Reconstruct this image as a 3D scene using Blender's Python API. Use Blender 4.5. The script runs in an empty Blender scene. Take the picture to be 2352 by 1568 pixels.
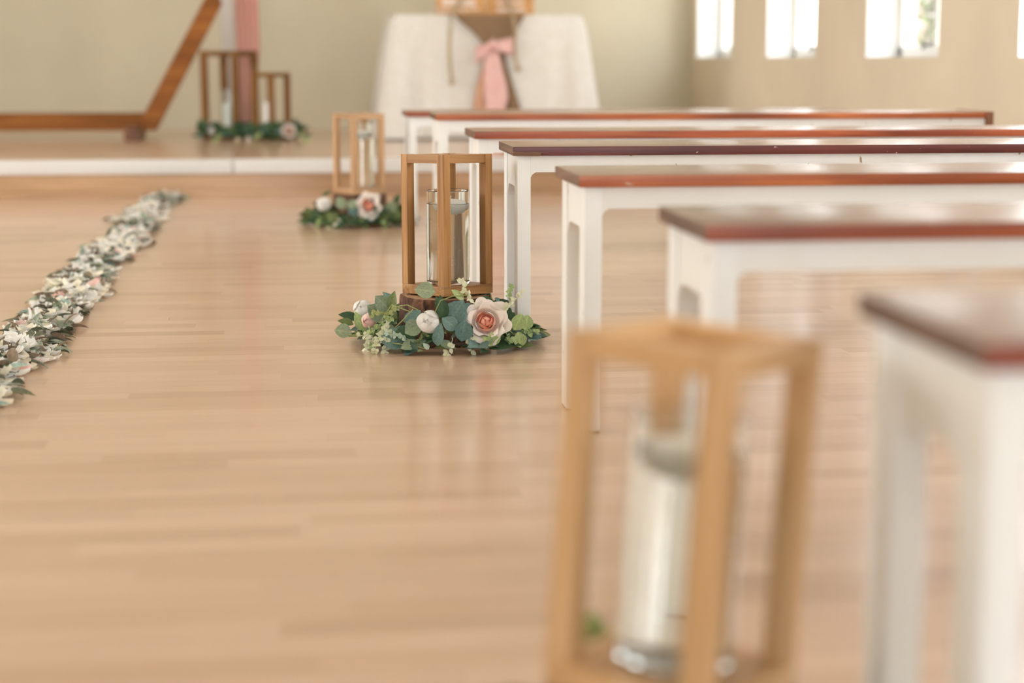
import bpy, bmesh, math, random
import numpy as np
from mathutils import Vector, Matrix, Euler
R = random.Random(7)
PI = math.pi
col = bpy.context.scene.collection
sc = bpy.context.scene

# ---------------------------------------------------------------- camera
F, W, H = 4070.0, 2352, 1568
HC, YH, VX = 0.657, 133.0, 680.0
PIT = math.atan((H / 2 - YH) / F)
YAW = math.atan((W / 2 - VX) * math.cos(PIT) / F)
FW = Vector((math.sin(YAW) * math.cos(PIT), math.cos(YAW) * math.cos(PIT), -math.sin(PIT)))
RT = Vector((math.cos(YAW), -math.sin(YAW), 0))
UP = RT.cross(FW)
CAM = Vector((0, 0, HC))
cd = bpy.data.cameras.new('camera'); cam = bpy.data.objects.new('camera', cd); col.objects.link(cam)
m = Matrix((RT, UP, -FW)).transposed().to_4x4(); m.translation = CAM; cam.matrix_world = m
cd.sensor_width = 36; cd.lens = F / W * 36; cd.clip_start = 0.05
cd.dof.use_dof = True; cd.dof.focus_distance = 4.02; cd.dof.aperture_fstop = 2.1
sc.camera = cam

def P(u, v, z=None, y=None, x=None):
    """world point on a picture ray, used to read real positions off the photograph"""
    r = FW + RT * ((u - W / 2) / F) - UP * ((v - H / 2) / F)
    t = (z - HC) / r.z if z is not None else (y / r.y if y is not None else x / r.x)
    return CAM + r * t

# ---------------------------------------------------------------- light
sc.view_settings.view_transform = 'Standard'; sc.view_settings.look = 'None'
sc.view_settings.gamma = 1; sc.view_settings.use_curve_mapping = False
sc.view_settings.exposure = 0.46
sc.cycles.use_denoising = True
sc.cycles.max_bounces = 12; sc.cycles.diffuse_bounces = 6; sc.cycles.transmission_bounces = 10
sc.cycles.sample_clamp_indirect = 8
w = bpy.data.worlds.new('world'); sc.world = w; w.use_nodes = True
bg = w.node_tree.nodes['Background']; bg.inputs[0].default_value = (0.9, 0.95, 1, 1); bg.inputs[1].default_value = 5.0

def sun(rot, e):
    l = bpy.data.lights.new('sun', 'SUN'); l.energy = e; l.angle = 0.03; l.color = (1, .94, .85)
    o = bpy.data.objects.new('sun', l); col.objects.link(o); o.rotation_euler = rot
def area(name, loc, rot, sx, sy, watt, c=(1, .97, .93)):
    l = bpy.data.lights.new(name, 'AREA'); l.shape = 'RECTANGLE'; l.size = sx; l.size_y = sy; l.energy = watt; l.color = c
    o = bpy.data.objects.new(name, l); col.objects.link(o); o.location = loc; o.rotation_euler = rot
sun((0, -0.52, 0.25), 7)                                          # over the roof, lights the garden outside
area('door_daylight', (0.3, -8.85, 1.45), (PI / 2, 0, 0), 3.6, 2.5, 150, (.79, .91, 1))      # glass doors behind the camera
WY = [11.457 - 1.82 * k for k in range(8)]                        # window centres along the right wall
for k in range(3, 8):
    area('window_daylight', (2.74, WY[k], 1.38), (PI / 2, 0, PI / 2), .95, 1.4, 10 if k < 6 else 2, (.9, .96, 1))
for k in range(3):
    area('left_wall_fill', (-4.24, 3.0 + 2.4 * k, 1.6), (PI / 2, 0, -PI / 2), 1.3, 1.6, 48 if k < 1 else 54, (.98, .98, .97))  # fill lamps added in front of the solid, unseen left wall

# ---------------------------------------------------------------- materials
def nodes(name):
    mt = bpy.data.materials.new(name); mt.use_nodes = True
    nt = mt.node_tree; b = nt.nodes['Principled BSDF']
    return mt, nt, b
def setc(b, c, rough=.6, spec=.5, **k):
    b.inputs['Base Color'].default_value = (*c, 1); b.inputs['Roughness'].default_value = rough
    b.inputs['Specular IOR Level'].default_value = spec
    for n, v in k.items(): b.inputs[n.replace('_', ' ')].default_value = v
def ramp(nt, fac, stops):
    r = nt.nodes.new('ShaderNodeValToRGB'); nt.links.new(fac, r.inputs[0])
    e = r.color_ramp.elements
    e[0].position, e[0].color = stops[0][0], (*stops[0][1], 1)
    e[1].position, e[1].color = stops[-1][0], (*stops[-1][1], 1)
    for p, c in stops[1:-1]:
        n = e.new(p); n.color = (*c, 1)
    return r.outputs[0]
def noise(nt, scale, detail=3, vec=None, dist=0):
    n = nt.nodes.new('ShaderNodeTexNoise'); n.inputs['Scale'].default_value = scale; n.inputs['Detail'].default_value = detail
    n.inputs['Distortion'].default_value = dist
    if vec is not None: nt.links.new(vec, n.inputs['Vector'])
    return n.outputs[0]
def coords(nt, kind='Object', scale=(1, 1, 1), rnd=0):
    t = nt.nodes.new('ShaderNodeTexCoord'); mp = nt.nodes.new('ShaderNodeMapping')
    mp.inputs['Scale'].default_value = scale; nt.links.new(t.outputs[kind], mp.inputs[0])
    if rnd:
        oi = nt.nodes.new('ShaderNodeObjectInfo'); mm = nt.nodes.new('ShaderNodeMath'); mm.operation = 'MULTIPLY'
        mm.inputs[1].default_value = rnd; nt.links.new(oi.outputs['Random'], mm.inputs[0])
        nt.links.new(mm.outputs[0], mp.inputs['Location'])
    return mp.outputs[0]
def mul(nt, a, bcol, fac=1.0, mode='MULTIPLY'):
    x = nt.nodes.new('ShaderNodeMix'); x.data_type = 'RGBA'; x.blend_type = mode; x.inputs[0].default_value = fac
    nt.links.new(a, x.inputs[6]) if not isinstance(a, tuple) else x.inputs[6].__setattr__('default_value', (*a, 1))
    nt.links.new(bcol, x.inputs[7]) if not isinstance(bcol, tuple) else x.inputs[7].__setattr__('default_value', (*bcol, 1))
    return x.outputs[2], x.inputs[0]
def bump(nt, b, h, s=.2, d=.002):
    n = nt.nodes.new('ShaderNodeBump'); n.inputs['Strength'].default_value = s; n.inputs['Distance'].default_value = d
    nt.links.new(h, n.inputs['Height']); nt.links.new(n.outputs[0], b.inputs['Normal'])

def wood(name, c1, c2, c3, axis=2, rough=.4, coat=0.0, scale=1.0, rnd=7, coatr=.2, spec=.5):
    mt, nt, b = nodes(name); setc(b, c1, rough, spec, Coat_Weight=coat, Coat_Roughness=coatr)
    s = [60 * scale] * 3; s[axis] = 3.0 * scale
    v = coords(nt, 'Object', s, rnd)
    n1 = noise(nt, 1.0, 5, v, 1.2)
    s2 = [9 * scale] * 3; s2[axis] = 1.2 * scale
    n2 = noise(nt, 1.0, 2, coords(nt, 'Object', s2, rnd * 1.7))
    a = ramp(nt, n1, [(.3, c1), (.55, c2), (.75, c3)])
    d = ramp(nt, n2, [(.3, (.72, .66, .6)), (.65, (1.12, 1.1, 1.08))])
    o, _ = mul(nt, a, d); nt.links.new(o, b.inputs['Base Color'])
    bump(nt, b, n1, .12, .001)
    return mt

M = {}
# wall paint
def paint(name, c, rough=.85, var=.06, bsc=60, spec=.3):
    mt, nt, b = nodes(name); setc(b, c, rough, spec)
    n = noise(nt, 1.3, 4, coords(nt)); a = ramp(nt, n, [(.3, tuple(x * (1 - var) for x in c)), (.7, tuple(min(1, x * (1 + var)) for x in c))])
    nt.links.new(a, b.inputs['Base Color']); bump(nt, b, noise(nt, bsc, 3, coords(nt)), .15, .002)
    return mt
M['wall'] = paint('wall_paint', (.64, .595, .46))
M['wall_right'] = paint('lit_wall_paint', (.74, .665, .53))  # same wall paint, brightened in its colour for the light on this side
M['ceiling'] = paint('ceiling_paint', (.78, .76, .7))
M['reveal'] = paint('white_paint', (.82, .82, .8), .6, .03)
M['stone'] = paint('pale_stone', (.42, .27, .23), .9, .15, 30)
M['outwall'] = paint('white_render', (.85, .84, .8), .9, .05, 20)
M['ground'] = paint('paving', (.6, .56, .48), .95, .15, 20)

# floor strips
mt, nt, b = nodes('floor_wood'); setc(b, (.6, .42, .28), .34, .5, Coat_Weight=.7, Coat_Roughness=.17)
gm = nt.nodes.new('ShaderNodeNewGeometry'); oi = nt.nodes.new('ShaderNodeObjectInfo')
ad = nt.nodes.new('ShaderNodeMath'); ad.operation = 'ADD'; nt.links.new(gm.outputs['Random Per Island'], ad.inputs[0]); nt.links.new(oi.outputs['Random'], ad.inputs[1])
fr = nt.nodes.new('ShaderNodeMath'); fr.operation = 'FRACT'; nt.links.new(ad.outputs[0], fr.inputs[0])
tone = ramp(nt, fr.outputs[0], [(0, (.51, .345, .225)), (.18, (.575, .395, .265)), (.6, (.61, .43, .30)), (1, (.65, .465, .33))])
pos = nt.nodes.new('ShaderNodeMapping'); pos.inputs['Scale'].default_value = (2.2, 75, 1); nt.links.new(gm.outputs['Position'], pos.inputs[0])
g = noise(nt, 1.0, 4, pos.outputs[0], .6)
gc = ramp(nt, g, [(.3, (.90, .88, .86)), (.6, (1.03, 1.03, 1.03))])
o, _ = mul(nt, tone, gc)
pos2 = nt.nodes.new('ShaderNodeMapping'); pos2.inputs['Scale'].default_value = (.7, 1.1, 1); nt.links.new(gm.outputs['Position'], pos2.inputs[0])
gc2 = ramp(nt, noise(nt, 1.4, 2, pos2.outputs[0]), [(.3, (.96, .95, .93)), (.7, (1.02, 1.02, 1.02))])
o, _ = mul(nt, o, gc2)
nt.links.new(o, b.inputs['Base Color'])
rr = nt.nodes.new('ShaderNodeMapRange'); rr.inputs[3].default_value = .24; rr.inputs[4].default_value = .4; nt.links.new(g, rr.inputs[0]); nt.links.new(rr.outputs[0], b.inputs['Roughness'])
M['floor'] = mt
M['subfloor'] = paint('subfloor', (.34, .21, .12), .8)
M['riser'] = wood('riser_wood', (.41, .255, .135), (.49, .31, .17), (.55, .36, .205), 0, .4, .2, .5)
M['nosing'] = paint('white_nosing', (.66, .65, .63), .35, .03)

M['cream'] = None
def bench_paint():
    mt, nt, b = nodes('chipped_cream_paint'); setc(b, (.83, .815, .75), .45, .5)
    n = noise(nt, 42, 5, coords(nt, 'Object', (1, 1, .45), 9), .4)
    chip = ramp(nt, n, [(.0, (.36, .26, .17)), (.27, (.36, .26, .17)), (.29, (.80, .825, .83)), (1, (.82, .845, .85))])
    n2 = noise(nt, 5, 3, coords(nt, 'Object', (1, 1, .4), 5))
    st = ramp(nt, n2, [(.3, (.95, .925, .88)), (.65, (1, 1, 1))])
    o, _ = mul(nt, chip, st); nt.links.new(o, b.inputs['Base Color'])
    bump(nt, b, noise(nt, 25, 3, coords(nt, 'Object', (1, 1, .3))), .15, .003)
    return mt
M['cream'] = bench_paint()
def varnish(name, c, c2, cw=.08, cr=.2):
    mt, nt, b = nodes(name); setc(b, c, .4, .3, Coat_Weight=cw, Coat_Roughness=cr)
    g = noise(nt, 1, 5, coords(nt, 'Object', (2.2, 45, 60), 11), 1.0)
    a = ramp(nt, g, [(.28, tuple(x * .6 for x in c)), (.5, c), (.75, c2)])
    big = ramp(nt, noise(nt, 2.3, 2, coords(nt, 'Object', (1, .4, 1), 6)), [(.35, (.6, .52, .5)), (.62, (1.15, 1.15, 1.15))])
    a, _ = mul(nt, a, big)
    ch = noise(nt, 60, 4, coords(nt, 'Object', (.7, 1, 1.6), 4), .8)
    mr = nt.nodes.new('ShaderNodeMapRange'); mr.inputs[1].default_value = .71 ; mr.inputs[2].default_value = .75
    nt.links.new(ch, mr.inputs[0])
    o, f = mul(nt, a, (.62, .5, .42), 0, 'MIX'); nt.links.new(mr.outputs[0], f)
    nt.links.new(o, b.inputs['Base Color']); bump(nt, b, g, .1, .001)
    return mt
V = {k: varnish('varnish_' + k, c, c2) for k, c, c2 in [
    ('maroon', (.14, .03, .022), (.20, .05, .035)), ('red', (.33, .075, .026), (.45, .13, .04)),
    ('orange', (.40, .105, .028), (.54, .18, .05)), ('brown', (.26, .055, .022), (.34, .085, .035))]}
V['top'] = varnish('sheen_varnish_top', (.28, .17, .13), (.40, .26, .20), 1.0, .24)  # same varnish, paled to put window and wall reflections into its colour
M['endgrain'] = wood('end_grain', (.10, .052, .03), (.16, .085, .05), (.24, .14, .09), 1, .6)
M['bare'] = wood('bare_wood', (.18, .09, .045), (.26, .14, .08), (.35, .2, .12), 0, .7)

M['lantern'] = wood('lantern_wood', (.235, .10, .03), (.39, .20, .066), (.50, .285, .108), 2, .42, .1, .8, spec=.35)
M['lantern_rail'] = wood('lantern_rail_wood', (.215, .095, .03), (.36, .185, .062), (.47, .27, .10), 0, .42, .1, .8, spec=.35)
M['lantern_pale'] = wood('pale_lantern_wood', (.52, .30, .135), (.65, .42, .215), (.74, .52, .30), 2, .42, .1, .7, spec=.4)
M['lantern_pale_rail'] = wood('pale_lantern_rail_wood', (.52, .30, .135), (.65, .42, .215), (.74, .52, .30), 0, .42, .1, .7, spec=.4)
M['mid_lantern'] = wood('mid_lantern_wood', (.38, .22, .105), (.50, .31, .165), (.60, .40, .235), 2, .42, .1, .7, spec=.4)
M['mid_rail'] = wood('mid_lantern_rail_wood', (.38, .22, .105), (.50, .31, .165), (.60, .40, .235), 0, .42, .1, .7, spec=.4)
M['dark_lantern'] = wood('dark_lantern_wood', (.15, .068, .018), (.24, .115, .032), (.34, .175, .055), 2, .55, .0, .6, spec=.25)
M['dark_rail'] = wood('dark_lantern_rail_wood', (.13, .058, .016), (.22, .105, .028), (.31, .155, .045), 0, .55, .0, .6, spec=.25)
M['arch'] = wood('arch_wood', (.17, .06, .014), (.28, .105, .024), (.37, .155, .038), 0, .6, .0, .4, spec=.2)
M['arch_dark'] = wood('arch_dark_wood', (.13, .045, .018), (.2, .075, .03), (.27, .11, .04), 2, .5, .1, .5)
M['bark'] = None
mt, nt, b = nodes('bark'); setc(b, (.1, .05, .03), .9)
n = noise(nt, 1, 6, coords(nt, 'Object', (38, 38, 16)), 1.5)
nt.links.new(ramp(nt, n, [(.3, (.035, .014, .008)), (.52, (.13, .055, .026)), (.72, (.28, .15, .085))]), b.inputs['Base Color'])
bump(nt, b, n, .9, .012); M['bark'] = mt
mt, nt, b = nodes('sliced_wood'); setc(b, (.4, .25, .14), .7)
wv = nt.nodes.new('ShaderNodeTexWave'); wv.wave_type = 'RINGS'; wv.rings_direction = 'Z'; wv.inputs['Scale'].default_value = 35; wv.inputs['Distortion'].default_value = 1.5
nt.links.new(coords(nt), wv.inputs['Vector'])
nt.links.new(ramp(nt, wv.outputs[0], [(.2, (.3, .17, .09)), (.8, (.48, .31, .18))]), b.inputs['Base Color']); M['slice'] = mt

mt, nt, b = nodes('clear_glass'); setc(b, (.97, 1, .98), .0, .5, Transmission_Weight=1.0, IOR=1.46); M['glass'] = mt
mt, nt, b = nodes('water'); setc(b, (1, .995, .98), .0, .5, Transmission_Weight=1.0, IOR=1.33); M['water'] = mt
mt, nt, b = nodes('window_pane')
tr = nt.nodes.new('ShaderNodeBsdfTransparent'); gl = nt.nodes.new('ShaderNodeBsdfGlossy'); gl.inputs['Roughness'].default_value = .03
mx = nt.nodes.new('ShaderNodeMixShader'); fz = nt.nodes.new('ShaderNodeLayerWeight'); pw_ = nt.nodes.new('ShaderNodeMath'); pw_.operation = 'POWER'; pw_.inputs[1].default_value = 5; nt.links.new(fz.outputs['Facing'], pw_.inputs[0])
ad_ = nt.nodes.new('ShaderNodeMath'); ad_.operation = 'ADD'; ad_.inputs[1].default_value = .04; ad_.use_clamp = True; nt.links.new(pw_.outputs[0], ad_.inputs[0])
nt.links.new(ad_.outputs[0], mx.inputs[0]); nt.links.new(tr.outputs[0], mx.inputs[1]); nt.links.new(gl.outputs[0], mx.inputs[2])
nt.links.new(mx.outputs[0], nt.nodes['Material Output'].inputs[0]); M['pane'] = mt
mt, nt, b = nodes('candle_wax'); setc(b, (.93, .91, .86), .45, .5, Subsurface_Weight=.8, Subsurface_Scale=.05); b.inputs['Subsurface Radius'].default_value = (1, .8, .6); M['wax'] = mt
mt, nt, b = nodes('bubble'); setc(b, (1, 1, 1), .1, .6); M['bubble'] = mt
mt, nt, b = nodes('wick'); setc(b, (.75, .7, .62), .9); M['wick'] = mt
mt, nt, b = nodes('grey_metal'); setc(b, (.25, .25, .22), .4, .5, Metallic=.7); M['metal'] = mt

def leafmat(name, c, c2, vein=(1.3, 1.25, 1.15), rough=.5):
    mt, nt, b = nodes(name); setc(b, c, rough, .4)
    oi = nt.nodes.new('ShaderNodeObjectInfo'); gm = nt.nodes.new('ShaderNodeNewGeometry')
    ad = nt.nodes.new('ShaderNodeMath'); ad.operation = 'ADD'; nt.links.new(gm.outputs['Random Per Island'], ad.inputs[0]); nt.links.new(oi.outputs['Random'], ad.inputs[1])
    fr = nt.nodes.new('ShaderNodeMath'); fr.operation = 'FRACT'; nt.links.new(ad.outputs[0], fr.inputs[0])
    a = ramp(nt, fr.outputs[0], [(0, c), (1, c2)])
    n = noise(nt, 220, 3, coords(nt)); a, _ = mul(nt, a, ramp(nt, n, [(.35, (.8, .82, .84)), (.65, (1.12, 1.12, 1.1))] if vein else [(.3, (.95, .95, .95)), (.7, (1.02, 1.02, 1.02))]))
    if vein:
        sx = nt.nodes.new('ShaderNodeSeparateXYZ'); nt.links.new(coords(nt), sx.inputs[0])
        ab = nt.nodes.new('ShaderNodeMath'); ab.operation = 'ABSOLUTE'; nt.links.new(sx.outputs[0], ab.inputs[0])
        vr = ramp(nt, ab.outputs[0], [(0, vein), (.0009, (1, 1, 1))]); a, _ = mul(nt, a, vr)
    nt.links.new(a, b.inputs['Base Color'])
    tr = nt.nodes.new('ShaderNodeBsdfTranslucent'); nt.links.new(a, tr.inputs[0])
    mx = nt.nodes.new('ShaderNodeMixShader'); mx.inputs[0].default_value = .22
    nt.links.new(b.outputs[0], mx.inputs[1]); nt.links.new(tr.outputs[0], mx.inputs[2]); nt.links.new(mx.outputs[0], nt.nodes['Material Output'].inputs[0])
    return mt
L = {'blue': leafmat('blue_green_leaf', (.11, .20, .185), (.19, .31, .28)),
     'sage': leafmat('sage_leaf', (.22, .29, .19), (.32, .39, .25)),
     'dark': leafmat('dark_leaf', (.025, .07, .03), (.07, .14, .06)),
     'olive': leafmat('olive_leaf', (.11, .15, .045), (.20, .25, .09)),
     'light': leafmat('light_leaf', (.30, .42, .16), (.46, .56, .27)),
     'mint': leafmat('mint_leaf', (.38, .53, .42), (.5, .62, .5), None)}
G = {'gsage': leafmat('dried_sage_leaf', (.25, .30, .22), (.40, .45, .34)),
     'gbrown': leafmat('dried_brown_leaf', (.13, .085, .055), (.26, .2, .14)),
     'gdark': leafmat('dried_dark_leaf', (.07, .085, .05), (.16, .17, .11)),
     'gblue': leafmat('dried_blue_leaf', (.24, .36, .33), (.38, .5, .45))}
M['petal_white'] = leafmat('white_petal', (.80, .79, .74), (.9, .89, .86), None, .6)
M['petal_cream'] = leafmat('cream_petal', (.82, .77, .62), (.88, .83, .70), None, .6)
M['petal_blush'] = leafmat('blush_petal', (.80, .50, .45), (.86, .66, .6), None, .6)
M['petal_peach'] = leafmat('peach_petal', (.96, .48, .35), (.97, .58, .45), None, .6)
M['petal_cream2'] = leafmat('rose_outer_petal', (.94, .86, .79), (.95, .89, .84), None, .6)
M['stem'] = leafmat('green_stem', (.32, .38, .14), (.42, .46, .2), None)
M['sprig'] = leafmat('pale_sprig', (.68, .70, .48), (.78, .8, .62), None)
M['twig'] = leafmat('brown_twig', (.12, .07, .05), (.2, .13, .09), None)

def cloth(name, c, c2, sc_=60, rough=.9):
    mt, nt, b = nodes(name); setc(b, c, rough, .2, Sheen_Weight=.2)
    n = noise(nt, sc_, 4, coords(nt)); nt.links.new(ramp(nt, n, [(.35, c), (.65, c2)]), b.inputs['Base Color'])
    bump(nt, b, n, .25, .003); return mt
M['cloth'] = None
mt, nt, b = nodes('damask_cloth'); setc(b, (.78, .74, .66), .8, .25)
vo = nt.nodes.new('ShaderNodeTexVoronoi'); vo.inputs['Scale'].default_value = 17; nt.links.new(coords(nt), vo.inputs['Vector'])
nt.links.new(ramp(nt, noise(nt, 26, 3, coords(nt), 2.5), [(.44, (.78, .77, .73)), (.56, (.72, .70, .65))]), b.inputs['Base Color']); M['cloth'] = mt
M['burlap'] = cloth('burlap', (.20, .125, .07), (.29, .19, .11), 160)
M['ribbon'] = cloth('pink_chiffon', (.74, .45, .42), (.78, .52, .49), 30)
M['ribbon_tan'] = cloth('tan_chiffon', (.62, .36, .24), (.68, .42, .3), 30)
M['rope'] = cloth('jute_cord', (.40, .30, .18), (.52, .41, .26), 300)
def tulle(name, c, op):
    mt, nt, b = nodes(name); setc(b, c, .9, .1)
    tr = nt.nodes.new('ShaderNodeBsdfTransparent'); mx = nt.nodes.new('ShaderNodeMixShader'); mx.inputs[0].default_value = op
    nt.links.new(tr.outputs[0], mx.inputs[1]); nt.links.new(b.outputs[0], mx.inputs[2]); nt.links.new(mx.outputs[0], nt.nodes['Material Output'].inputs[0])
    return mt
M['tulle_pink'] = tulle('pink_tulle', (.82, .46, .41), .85)
M['tulle_white'] = tulle('white_tulle', (.82, .82, .84), .6)
M['board'] = wood('honey_board', (.52, .26, .08), (.62, .34, .12), (.7, .42, .18), 0, .5, .1, .5)
mt, nt, b = nodes('white_lettering'); setc(b, (.88, .84, .8), .7); M['lettering'] = mt

# ---------------------------------------------------------------- mesh helpers
class MB:
    def __init__(s): s.v = []; s.f = []
    def add(s, vs, fs):
        o = len(s.v); s.v += [tuple(x) for x in vs]; s.f += [tuple(i + o for i in f) for f in fs]; return s
    def box(s, x0, x1, y0, y1, z0, z1):
        return s.add([(x0, y0, z0), (x1, y0, z0), (x1, y1, z0), (x0, y1, z0), (x0, y0, z1), (x1, y0, z1), (x1, y1, z1), (x0, y1, z1)],
                     [(0, 3, 2, 1), (4, 5, 6, 7), (0, 1, 5, 4), (1, 2, 6, 5), (2, 3, 7, 6), (3, 0, 4, 7)])
    def tube(s, pts, r, n=6):
        pts = [Vector(p) for p in pts]; rs = r if isinstance(r, (list, tuple)) else [r] * len(pts)
        vs = []; fs = []
        up = Vector((0, 0, 1))
        for i, p in enumerate(pts):
            d = (pts[min(i + 1, len(pts) - 1)] - pts[max(i - 1, 0)]).normalized()
            a = d.cross(up)
            if a.length < .1: a = d.cross(Vector((1, 0, 0)))
            a.normalize(); b_ = d.cross(a)
            for k in range(n):
                t = 2 * PI * k / n; vs.append(p + (a * math.cos(t) + b_ * math.sin(t)) * rs[i])
        for i in range(len(pts) - 1):
            for k in range(n): fs.append((i * n + k, i * n + (k + 1) % n, (i + 1) * n + (k + 1) % n, (i + 1) * n + k))
        fs.append(tuple(range(n))[::-1]); fs.append(tuple(range((len(pts) - 1) * n, len(pts) * n)))
        return s.add(vs, fs)
    def lathe(s, prof, n=32, c=(0, 0, 0), wob=None):
        vs = []; fs = []
        for (r, z) in prof:
            for k in range(n):
                t = 2 * PI * k / n; q = r * (wob(t) if wob else 1)
                vs.append((c[0] + q * math.cos(t), c[1] + q * math.sin(t), c[2] + z))
        for i in range(len(prof) - 1):
            for k in range(n): fs.append((i * n + k, i * n + (k + 1) % n, (i + 1) * n + (k + 1) % n, (i + 1) * n + k))
        if prof[0][0] > 1e-6: fs.append(tuple(range(n))[::-1])
        if prof[-1][0] > 1e-6: fs.append(tuple(range((len(prof) - 1) * n, len(prof) * n)))
        return s.add(vs, fs)
    def prism(s, poly, y0, y1, plane='xz'):
        n = len(poly)
        if plane == 'xz': vs = [(a, y0, c) for a, c in poly] + [(a, y1, c) for a, c in poly]
        elif plane == 'yz': vs = [(y0, a, c) for a, c in poly] + [(y1, a, c) for a, c in poly]
        else: vs = [(a, c, y0) for a, c in poly] + [(a, c, y1) for a, c in poly]
        return s.add(vs, [tuple(range(n)), tuple(range(n, 2 * n))[::-1]] + [(k, k + n, (k + 1) % n + n, (k + 1) % n) for k in range(n)])
    def ball(s, c, r, nu=8, nv=5, sq=1):
        prof = [(r * math.sin(PI * j / nv), -r * sq * math.cos(PI * j / nv)) for j in range(nv + 1)]
        prof[0] = (0, prof[0][1]); prof[-1] = (0, prof[-1][1]); return s.lathe(prof, nu, c)
    def grid(s, fn, nu, nv):
        vs = [fn(i / nu, j / nv) for j in range(nv + 1) for i in range(nu + 1)]; k = nu + 1
        return s.add(vs, [(j * k + i, j * k + i + 1, (j + 1) * k + i + 1, (j + 1) * k + i) for j in range(nv) for i in range(nu)])
    def mesh(s, name, mat, smooth=False, bevel=0, weld=True):
        me = bpy.data.meshes.new(name); me.from_pydata(s.v, [], s.f)
        bm = bmesh.new(); bm.from_mesh(me)
        if weld: bmesh.ops.remove_doubles(bm, verts=bm.verts, dist=1e-6)
        bmesh.ops.recalc_face_normals(bm, faces=bm.faces)
        if bevel:
            es = [e for e in bm.edges if len(e.link_faces) == 2 and e.calc_face_angle(0) > .5]
            bmesh.ops.bevel(bm, geom=es, offset=bevel, segments=2, affect='EDGES', profile=.7)
        bm.to_mesh(me); bm.free()
        for mm in (mat if isinstance(mat, list) else [mat]): me.materials.append(mm)
        if smooth: me.shade_smooth()
        if smooth == 'auto':
            me.set_sharp_from_angle(angle=.7)
        return me
def put(name, me, parent=None, loc=(0, 0, 0), mw=None, kind=None):
    o = bpy.data.objects.new(name, me); col.objects.link(o)
    if parent: o.parent = parent
    if mw is not None: o.matrix_basis = mw
    else: o.location = loc
    if kind: o['kind'] = kind
    return o
def obj(name, mb, mat, parent=None, loc=(0, 0, 0), **k):
    kind = k.pop('kind', None); mw = k.pop('mw', None)
    return put(name, mb.mesh(name, mat, **k), parent, loc, mw, kind)
def thing(name, label, cat, loc=(0, 0, 0), rz=0, group=None):
    o = bpy.data.objects.new(name, None); col.objects.link(o); o.location = loc; o.rotation_euler = (0, 0, rz); o.empty_display_size = .05
    return tag(o, label, cat, group)
def tag(o, label, cat, group=None):
    o['label'] = label; o['category'] = cat
    if group: o['group'] = group
    return o

# ---------------------------------------------------------------- room
XR, XL, YB, YF, ZC = 2.7, -4.3, 12.15, -9.0, 3.3
obj('wall_back', MB().box(XL - .2, XR + .2, YB, YB + .2, -.1, ZC), M['wall'], kind='structure')
obj('wall_left', MB().box(XL - .2, XL, YF - .2, YB + .2, -.1, ZC), M['wall'], kind='structure')
obj('ceiling', MB().box(XL - .2, XR + .2, YF - .2, YB + .2, ZC, ZC + .2), M['ceiling'], kind='structure')
rw = MB().box(XL - .2, -1.6, YF - .2, YF, -.1, ZC); rw.box(2.2, XR + .2, YF - .2, YF, -.1, ZC); rw.box(-1.6, 2.2, YF - .2, YF, 2.75, ZC)
obj('wall_rear', rw, M['wall'], kind='structure')
dr = obj('door_1', MB().box(-1.6, 2.2, YF - .12, YF - .06, 0, .1).box(-1.6, 2.2, YF - .12, YF - .06, 2.65, 2.75)
         .box(-1.6, -1.5, YF - .12, YF - .06, .1, 2.65).box(2.1, 2.2, YF - .12, YF - .06, .1, 2.65).box(.25, .35, YF - .12, YF - .06, .1, 2.65), M['reveal'], kind='structure')
# right wall with its row of window openings
WW, SILL, HEAD, T = .485, .66, 2.08, .24
wr = MB()
ys = [YF - .2]
for yc in sorted(WY): ys += [yc - WW, yc + WW]
ys.append(YB + .2)
for i in range(0, len(ys), 2): wr.box(XR, XR + T, ys[i], ys[i + 1], -.1, ZC)
for yc in WY:
    wr.box(XR, XR + T, yc - WW, yc + WW, -.1, SILL); wr.box(XR, XR + T, yc - WW, yc + WW, HEAD, ZC)
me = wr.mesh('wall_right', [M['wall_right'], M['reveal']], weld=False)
for p in me.polygons:                                             # white painted reveals inside the openings
    n, c = p.normal, p.center
    if abs(n.y) > .9 and XR < c.x < XR + T and SILL < ZC and YF < c.y < YB: p.material_index = 1
    if abs(n.z) > .9 and .3 < c.z < 3: p.material_index = 1
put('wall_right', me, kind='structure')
for k, yc in enumerate(WY):
    wn = put('window_%d' % (k + 1), None, kind='structure')
    x0, x1 = XR + .16, XR + .20
    fb = MB()
    a, b_ = yc - WW + .002, yc + WW - .002
    fb.box(x0, x1, a, a + .045, SILL, HEAD).box(x0, x1, b_ - .045, b_, SILL, HEAD).box(x0, x1, a, b_, SILL, SILL + .05).box(x0, x1, a, b_, HEAD - .05, HEAD)
    obj('frame', fb, M['reveal'], wn, bevel=.003)
    sa = MB(); c0, c1 = yc - .02, yc + .02
    sa.box(x0 + .003, x1 - .003, c0, c1, SILL + .05, HEAD - .05)
    obj('mullion', sa, M['reveal'], wn, bevel=.003)
    for q0, q1 in ((a + .045, c0), (c1, b_ - .045)):
        obj('pane', MB().box(x0 + .018, x0 + .022, q0, q1, SILL + .05, HEAD - .05), M['pane'], wn)
    hb = MB().tube([(x0 - .012, c1 + .1, SILL + .04), (x0 - .02, c1 + .06, SILL + .06), (x0 - .012, c1 + .0, SILL + .055)], .007).ball((x0 - .02, c1 + .06, SILL + .06), .014)
    obj('window_latch', hb, M['metal'], wn, smooth=True)

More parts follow.
